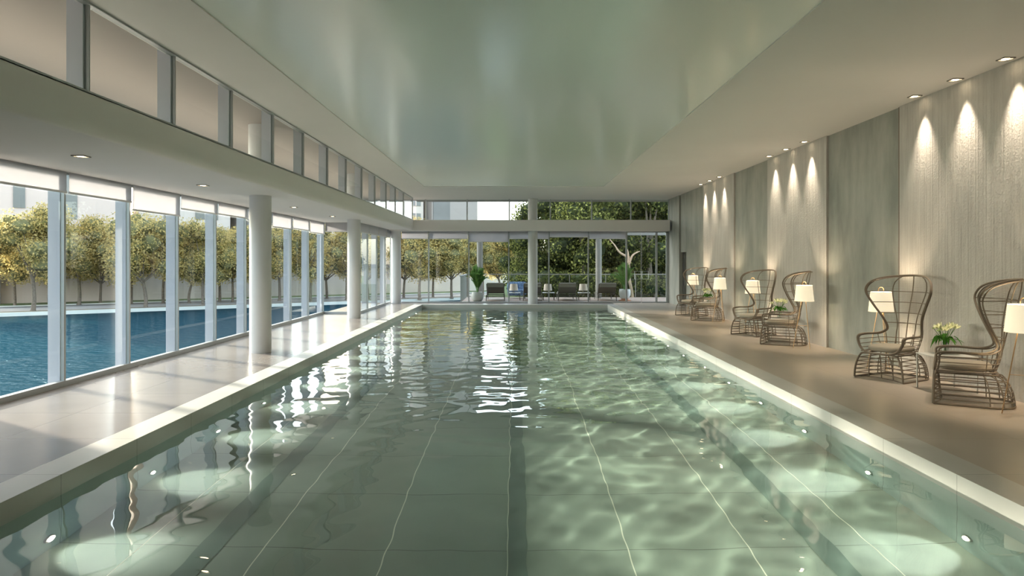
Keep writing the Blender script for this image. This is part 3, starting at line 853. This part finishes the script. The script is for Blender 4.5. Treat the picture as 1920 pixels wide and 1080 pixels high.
for i, x in enumerate((-.90, .70, 2.20, 3.92)):
    put(L0, (x, 30.5, 0), 0, ('grey sun lounger beside the palm in the round grey pot', 'grey sun lounger half hidden behind the round column by the far glass',
        'grey sun lounger between the two visible outdoor side tables', 'grey sun lounger next to the white palm pot')[i])
for i, x in enumerate((-.08, 1.42, 2.98)):
    nm = ('beside the blue towel', 'just past the round column by the far glass', 'between the last two loungers')[i]
    put(T0, (x, 30.9, 0), 0, 'low white-topped table '+nm); put(TL0, (x-.03, 30.95, .335), 0, 'cream shaded table lamp '+nm)
# blue towelled chair beyond the first table
o = empty('outdoor_chair', (.03, 32.2, 0), 'low chair draped with a blue patterned towel behind the first terrace lamp', 'chair')
mb = MB(); mb.rbox((.03, 32.3, .28), (.85, .6, .30), .06); mb.build('seat', M['blue'], o); mb = MB(); mb.rbox((.03, 32.55, .50), (.90, .18, .52), .08); mb.build('backrest', M['blue'], o)
for x in (-.33, .39):
    for yy in (32.1, 32.55):
        mb = MB(); mb.box((x-.02, yy-.02, 0), (x+.02, yy+.02, .15)); mb.build('leg', M['loungerframe'], o)

def palm(loc, pot, label, plabel, h, spread, seed, n=26):
    rnd = random.Random(seed); x0, y0, z0 = loc
    if pot == 'round':
        prof = [(.14, 0), (.22, .04), (.262, .16), (.262, .26), (.225, .395), (.205, .40), (.205, .36), (0, .35)]; m = M['pot']
    else:
        prof = [(.16, .10), (.19, .12), (.245, .26), (.25, .40), (.235, .50), (.215, .50), (.215, .45), (0, .44)]; m = M['potw']
    o = empty('potted_palm', loc, label, 'potted plant', 'potted palms on the terrace')
    mb = MB(); mb.lathe(prof, loc, 28); mb.build('pot', m, o, True)
    if pot != 'round':
        mb = MB(); mb.lathe([(.27, 0), (.27, .03), (.15, .06), (.15, .10), (0, .10)], loc, 24); mb.build('saucer', M['terra'], o, True)
    zt = .36 if pot == 'round' else .45
    st = MB(); lf = MB()
    for k in range(n):
        a = 2*PI*k/n*2.6+rnd.uniform(-.3, .3); lean = rnd.uniform(.08, 1)**1.2; L_ = h*rnd.uniform(.75, 1.05)
        d = Vector((math.cos(a), math.sin(a), 0)); pts = []
        for i in range(9):
            t = i/8; r = spread*lean*t**1.5; z = zt+L_*(t-.42*lean*t**2.6)
            pts.append(Vector((x0, y0, z0))+d*(.03+r)+Vector((0, 0, z)))
        st.tube(pts, .006, 4)
        for i in range(10, 41):
            t = i/41*8; q = min(int(t), 7); c_ = pts[q].lerp(pts[q+1], t-q); tg = (pts[q+1]-pts[q]).normalized(); sd_ = tg.cross(Vector((0, 0, 1)))
            sd_ = sd_.normalized() if sd_.length > .05 else d.cross(Vector((0, 0, 1)))
            for s in (-1, 1):
                ll = .25*math.sin(PI*(i-8)/36)**.6 if i > 8 else .03
                tip = c_+(sd_*s*.75+tg*.75).normalized()*ll+Vector((0, 0, -.03)); w_ = tg*.010
                lf.add([c_-w_, c_.lerp(tip, .5)-w_*1.2+Vector((0, 0, .012)), tip, c_.lerp(tip, .5)+w_*1.2+Vector((0, 0, .012))], [(0, 1, 2, 3)])
    st.build('stems', M['stem'], o, True); lf.build('fronds', M['palm'], o)
    return o
palm((-1.66, 30.0, 0), 'round', 'tall feathery palm in a round pale grey pot on the terrace', None, 1.22, .46, 3, 34)
palm((4.68, 30.3, 0), 'tall', 'spreading palm in a white pot on a terracotta saucer near the glass door', None, 1.25, .62, 9, 38)

# ------------------------------------------------------------------ canal, banks, ground
BU, BN, B0 = Vector((.83, .557, 0)), Vector((-.557, .83, 0)), Vector((-34.2, 46.6, 0))
def obox(mb, s0, s1, o0, o1, z0, z1):
    c = [B0+BU*s+BN*o for s, o in ((s0, o0), (s1, o0), (s1, o1), (s0, o1))]
    vs = [(p.x, p.y, z) for z in (z0, z1) for p in c]
    return mb.add(vs, [(0, 3, 2, 1), (4, 5, 6, 7), (0, 1, 5, 4), (1, 2, 6, 5), (2, 3, 7, 6), (3, 0, 4, 7)])
mb = MB(); mb.add([(-160, -40, -2), (20, -40, -2), (20, 100, -2), (-160, 100, -2)], [(0, 1, 2, 3)])
tag(mb.build('canal_water', M['canal']), 'rippled blue green canal water outside the left windows', 'water', kind='stuff')
GZ = -1.75
for nm, a, b, z, mm in (('kerb_bank', 0, .35, GZ, 'kerb'), ('ground_bank', .35, 1.0, GZ+.02, 'brownbed'), ('pavement', 1.0, 5.3, GZ, 'paving'),
                        ('road', 5.3, 7.8, GZ-.02, 'road'), ('kerb', 7.8, 8.1, GZ+.05, 'kerb'), ('ground_lawn', 8.1, 80, GZ+.02, 'grass')):
    mb = MB(); obox(mb, -120, 110, a, b, -3, z); struct(nm, mb, M[mm])
mb = MB(); mb.box((-1.8, 33.1, -3), (60, 62, -.35)); struct('ground_garden', mb, M['grass'])

# ------------------------------------------------------------------ buildings across the canal
def building(name, s0, s1, off, dep, z1, m, label, wins=(), cat='building', wm='bldwin'):
    c = B0+BU*((s0+s1)/2)+BN*(off+dep/2)
    o = empty(name, (c.x, c.y, GZ), label, cat)
    mb = MB(); obox(mb, s0, s1, off, off+dep, GZ, z1); mb.build('wall', M[m], o)
    mb = MB(); obox(mb, s0-.3, s1+.3, off-.3, off+dep+.3, z1, z1+.5); mb.build('roof', M['bld3'], o)
    for a, b, za, zb in wins:
        mb = MB(); obox(mb, a, b, off-.08, off+.02, za, zb); w_ = mb.build('window', M[wm], o)
        if b-a > 1.0 and zb-za < 4:
            mb = MB(); obox(mb, (a+b)/2-.05, (a+b)/2+.05, off-.12, off-.08, za, zb); mb.build('mullion', M['bld2'], w_)
    return o
building('apartment_block', -4, 7.5, 12, 12, 30, 'bld1', 'tall beige block behind the first canal trees, with dark upright window strips',
         [(-2.5, -1.2, 4, 26), (3.4, 4.7, 5.2, 26), (0.3, 1.1, 6, 26)], 'building')
building('glazed_pavilion', -9, -.5, 11, 1, .9, 'bld3', 'low dark glazed shopfront at the foot of the beige block', [(-8, -1, -1.2, .5)], 'building')
building('office_building', 9.5, 17.3, 14, 12, 26, 'bld2', 'pale office block across the canal with paired square windows',
         [(14.2+dx, 15.0+dx, zz, zz+1.6) for dx in (0, 1.2) for zz in (5.6, 9.2, 12.8)]+[(11.5, 12.3, 5.0, 24)])
building('louvred_building', 18.0, 22, 13.5, 12, 22, 'bld3', 'dark louvred facade above the trees beside the pale office block',
         [(18.1+.5*k, 18.35+.5*k, 5.2, 21) for k in range(8)], wm='louvre')
building('garden_wall', 8, 60, 11.6, .3, .75, 'bld2', 'long pale wall running behind the canal trees', [], 'wall')
building('terrace_house', 22.5, 28.5, 15, 10, 6.3, 'bld2', 'low white house between trees behind the middle of the window wall', [(23.5, 24.6, 2.8, 4.2), (26, 27.1, 2.8, 4.2)])
building('tower_block', 33.5, 42.9, 24, 12, 34, 'bld2', 'white tower with small square windows seen in the far corner high window',
         [(a, a+1.4, zz, zz+.75) for a in (35.2, 38.2, 41.1) for zz in (5.3, 7.0, 8.7, 10.4, 12.1)])
building('long_block', 43.6, 50.4, 23, 12, 26, 'bld3', 'plain mauve-beige block seen through the far high windows', [(43.8, 46.2, 1, 25.6)], wm='road')

# ------------------------------------------------------------------ trees
def crown_mb(rx, rz, zc, nl, leaf, seed, lobes=12, core=True, skirt=0):
    rnd = random.Random(seed); mb = MB(); L_ = []
    for i in range(lobes):
        th = rnd.uniform(0, 2*PI); cz = rnd.uniform(-.75, .85); rr = math.sqrt(max(0, 1-cz*cz))*rnd.uniform(.35, .78)
        if i == 0: rr = 0; cz = .55
        L_.append((Vector((rx*rr*math.cos(th), rx*rr*math.sin(th), zc+rz*cz*.72)), rnd.uniform(.34, .5)*rx))
    if skirt:
        for i in range(5): a = rnd.uniform(0, 2*PI); L_.append((Vector((rx*.7*math.cos(a), rx*.7*math.sin(a), skirt)), .45*rx))
    for k in range(nl):
        c_, r = L_[rnd.randrange(len(L_))]
        d = Vector((rnd.gauss(0, 1), rnd.gauss(0, 1), rnd.gauss(0, 1))).normalized()
        p = c_+Vector((d.x, d.y, d.z*.8))*r*rnd.uniform(.55, 1.08)
        nn = (d+Vector((rnd.gauss(0, .7), rnd.gauss(0, .7), rnd.gauss(.3, .7)))).normalized(); t1 = nn.orthogonal().normalized(); t1.rotate(Matrix.Rotation(rnd.uniform(0, 6.3), 3, nn)); t2 = nn.cross(t1)
        s = leaf*rnd.uniform(.6, 1.25)
        mb.add([p-t1*s*.55, p+t2*s*.33+nn*s*.08, p+t1*s*.6, p-t2*s*.33+nn*s*.08], [(0, 1, 2, 3)])
    if core:  # dark blobs added inside the crown to block light, painted as inner shade
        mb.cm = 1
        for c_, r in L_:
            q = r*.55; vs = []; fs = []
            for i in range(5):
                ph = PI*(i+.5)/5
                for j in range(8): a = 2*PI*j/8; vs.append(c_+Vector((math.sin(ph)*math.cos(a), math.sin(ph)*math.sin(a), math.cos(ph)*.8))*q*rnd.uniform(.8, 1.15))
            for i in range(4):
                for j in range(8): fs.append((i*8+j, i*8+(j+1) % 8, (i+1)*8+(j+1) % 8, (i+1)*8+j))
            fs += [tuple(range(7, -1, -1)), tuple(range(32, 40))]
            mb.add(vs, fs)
    return mb, L_
def trunk_mb(h, r, lobes, seed):
    rnd = random.Random(seed); mb = MB()
    top = Vector((rnd.uniform(-.2, .2), rnd.uniform(-.2, .2), h))
    mb.tube(catmull([(0, 0, -.05), (rnd.uniform(-.06, .06), 0, h*.35), top], 4), [r*1.5]+[r*(1-.35*i/8) for i in range(8)], 8)
    for c_, q in lobes[:8]:
        mid = top.lerp(c_, .5)+Vector((0, 0, rnd.uniform(-.1, .3)))
        mb.tube(catmull([top-Vector((0, 0, .25)), mid, c_], 3), [r*.5*(1-.12*i) for i in range(7)], 5)
    return mb
PROT = {}
def tree(kind, loc, scale, rz, label, group=None, mats=None):
    if kind not in PROT:
        rx, rz_, zc, nl, leaf, lobes, skirt, th, tr, lm, core = KINDS_[kind]
        cr, lb = crown_mb(rx, rz_, zc, nl, leaf, hash(kind) % 1 + KINDS_SEED[kind], lobes, core, skirt)
        root = empty('tree', (0, 0, 0), cat='tree')
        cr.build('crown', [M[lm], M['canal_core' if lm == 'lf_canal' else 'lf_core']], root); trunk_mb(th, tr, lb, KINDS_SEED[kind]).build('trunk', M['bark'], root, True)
        PROT[kind] = root; o = root
    else: o = copy_tree(PROT[kind])
    o.location = loc; o.scale = (scale,)*3; o.rotation_euler = (0, 0, rz); o['label'] = label
    if group: o['group'] = group
    elif 'group' in o: del o['group']
    return o
#          rx   rz   zc   leaves leaf lobes skirt trunk_h r   mat  core
KINDS_ = {'c1': (2.7, 3.3, 4.15, 10500, .15, 26, 0, 2.2, .14, 'lf_canal', True), 'c2': (2.8, 3.1, 3.95, 10500, .15, 25, 0, 1.9, .13, 'lf_canal', True),
          'c3': (2.5, 3.4, 4.2, 9500, .15, 23, 0, 2.3, .12, 'lf_canal', True),
          'd1': (2.5, 3.2, 3.6, 11000, .16, 24, 1.1, 2.0, .18, 'lf_dense', True), 'd2': (2.3, 3.4, 3.8, 11000, .16, 24, 1.0, 2.0, .18, 'lf_dense', True),
          'b1': (1.0, .8, .8, 2200, .13, 9, 0, .3, .05, 'lf_dense', True)}
KINDS_SEED = {'c1': 11, 'c2': 22, 'c3': 33, 'd1': 44, 'd2': 55, 'b1': 66}
rnd = random.Random(4)
def by_px(px, y): d = (EYE-GZ)*F/(y-488); return ((px-968)*d/F, d, GZ)
canal = [(-90, 588, 1.05, 'c2', 'partly cut by the picture edge'), (62, 583, 1.08, 'c1', 'big, in the first full pane of the left windows'), (28, 574, 1.0, 'c3', 'behind the big first one'), (93, 570, 1.0, 'c2', 'just left of the first mullion'),
         (148, 571, 1.02, 'c1', 'with straight trunk in the second pane'), (188, 568.5, .95, 'c2', 'with low branch in the second pane'),
         (246, 569, .98, 'c3', 'slim, right at the second mullion'), (273, 577, 1.12, 'c2', 'tall, filling the third pane'), (306, 568.5, .95, 'c1', 'darker, behind the tall one in the third pane'),
         (355, 568, .93, 'c2', 'in the fourth pane, left'), (381, 573.6, .97, 'c3', 'in the fourth pane, front'), (412, 566, .9, 'c1', 'in the fifth pane, left'), (436, 566, .92, 'c3', 'in the fifth pane, right'),
         (478, 567, 1.0, 'c2', 'behind the nearest column'), (524, 564, .98, 'c1', 'right of the nearest column'), (582, 565, 1.02, 'c3', 'in the seventh pane'), (613, 560, 1.0, 'c2', 'behind the return pane'),
         (650, 562, 1.0, 'c1', 'behind the middle column'), (690, 561, 1.0, 'c2', 'in the stepped-in glass'), (722, 560, 1.0, 'c3', 'by the far corner column'),
         (757, 558.5, 1.0, 'c2', 'leftmost behind the far glass'), (787, 560.5, 1.06, 'c1', 'with thick trunk in the first far pane'), (812, 557, .96, 'c3', 'shaded, near the first far mullion'),
         (847, 558.4, 1.02, 'c2', 'dark, in the second far pane'), (875, 556, 1.0, 'c1', 'beside the baluster railing'), (905, 553, 1.02, 'c3', 'behind the terrace palm'), (938, 553, 1.0, 'c2', 'behind the first lounger'), (970, 553, 1.0, 'c1', 'behind the lamp and blue towel')]
for i, (px, yy, s, k, lab) in enumerate(canal):
    x, y, z = by_px(px, yy)
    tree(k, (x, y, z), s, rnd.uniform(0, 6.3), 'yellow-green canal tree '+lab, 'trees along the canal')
dense = [(.2, 43, .72, 'd2', 'behind the round column'), (1.9, 40, 1.0, 'd1', 'left, behind the third terrace lounger'), (3.6, 38.5, 1.0, 'd2', 'behind the last lounger'), (5.6, 40.5, 1.15, 'd1', 'behind the pale twisted trunk'),
         (7.4, 38.5, 1.1, 'd2', 'seen through the glass door'), (9.6, 40.5, 1.2, 'd1', 'rightmost by the concrete wall'), (4.3, 45, 1.45, 'd1', 'tall, second row left'), (7.0, 46, 1.55, 'd2', 'tall, second row middle'), (11.2, 46, 1.5, 'd1', 'tall, second row right'), (5.2, 49, 1.5, 'd1', 'tall, at the very back')]
for x, y, s, k, lab in dense:
    tree(k, (x, y, -.4), s, rnd.uniform(0, 6.3), 'dense dark green garden tree '+lab, 'garden trees beyond the terrace')
for i, (x, y, s, lab) in enumerate(((2.0, 35.2, 1.0, 'leftmost'), (3.7, 35.0, .95, 'behind the last lounger'), (5.0, 35.4, .8, 'beside the palm'), (6.9, 35.6, .9, 'behind the glass door'), (8.1, 35.2, .9, 'rightmost'), (.6, 35.4, .9, 'behind the second lounger'))):
    o = tree('b1', (x, y, -.4), s, rnd.uniform(0, 6), 'leafy green shrub outside the terrace rail, '+lab, 'shrubs along the terrace rail'); o.name = 'shrub'; o['category'] = 'shrub'
# pale twisted trunk
o = empty('bare_tree', (5.85, 35.3, -.3), 'pale twisted bare trunk lit by the sun beyond the glass door', 'tree')
mb = MB(); mb.tube(catmull([(5.85, 35.3, -.4), (5.80, 35.3, .2), (5.66, 35.3, .9), (5.64, 35.3, 1.6), (5.62, 35.3, 1.95)], 5), [.13, .10, .09, .085]+[.08]*17, 8); mb.build('trunk', M['barkw'], o, True)
for pts in (((5.62, 35.3, 1.9), (5.2, 35.3, 2.15), (4.95, 35.3, 2.5), (4.7, 35.3, 2.8)), ((5.62, 35.3, 1.85), (5.6, 35.3, 2.2), (5.5, 35.3, 2.4)), ((5.65, 35.3, 1.5), (5.8, 35.2, 1.95), (6.0, 35.2, 2.12), (6.2, 35.2, 2.2))):
    mb = MB(); c_ = catmull(pts, 5); mb.tube(c_, [.065*(1-.7*i/len(c_)) for i in range(len(c_))], 6); mb.build('branch', M['barkw'], o, True)

sc.view_settings.view_transform = 'Standard'; sc.view_settings.look = 'None'; sc.view_settings.gamma = 1; sc.view_settings.exposure = .78
sc.view_settings.use_curve_mapping = False
c = sc.cycles
c.use_denoising = True
try: c.denoiser = 'OPENIMAGEDENOISE'
except Exception: pass
c.max_bounces = 9; c.diffuse_bounces = 4; c.glossy_bounces = 4; c.transmission_bounces = 6; c.transparent_max_bounces = 16
c.sample_clamp_indirect = 6; c.sample_clamp_direct = 0; c.blur_glossy = .5
c.caustics_reflective = False; c.caustics_refractive = True
c.use_adaptive_sampling = True; c.adaptive_threshold = .02
for o in COL.objects:
    if '_o' in o: del o['_o']
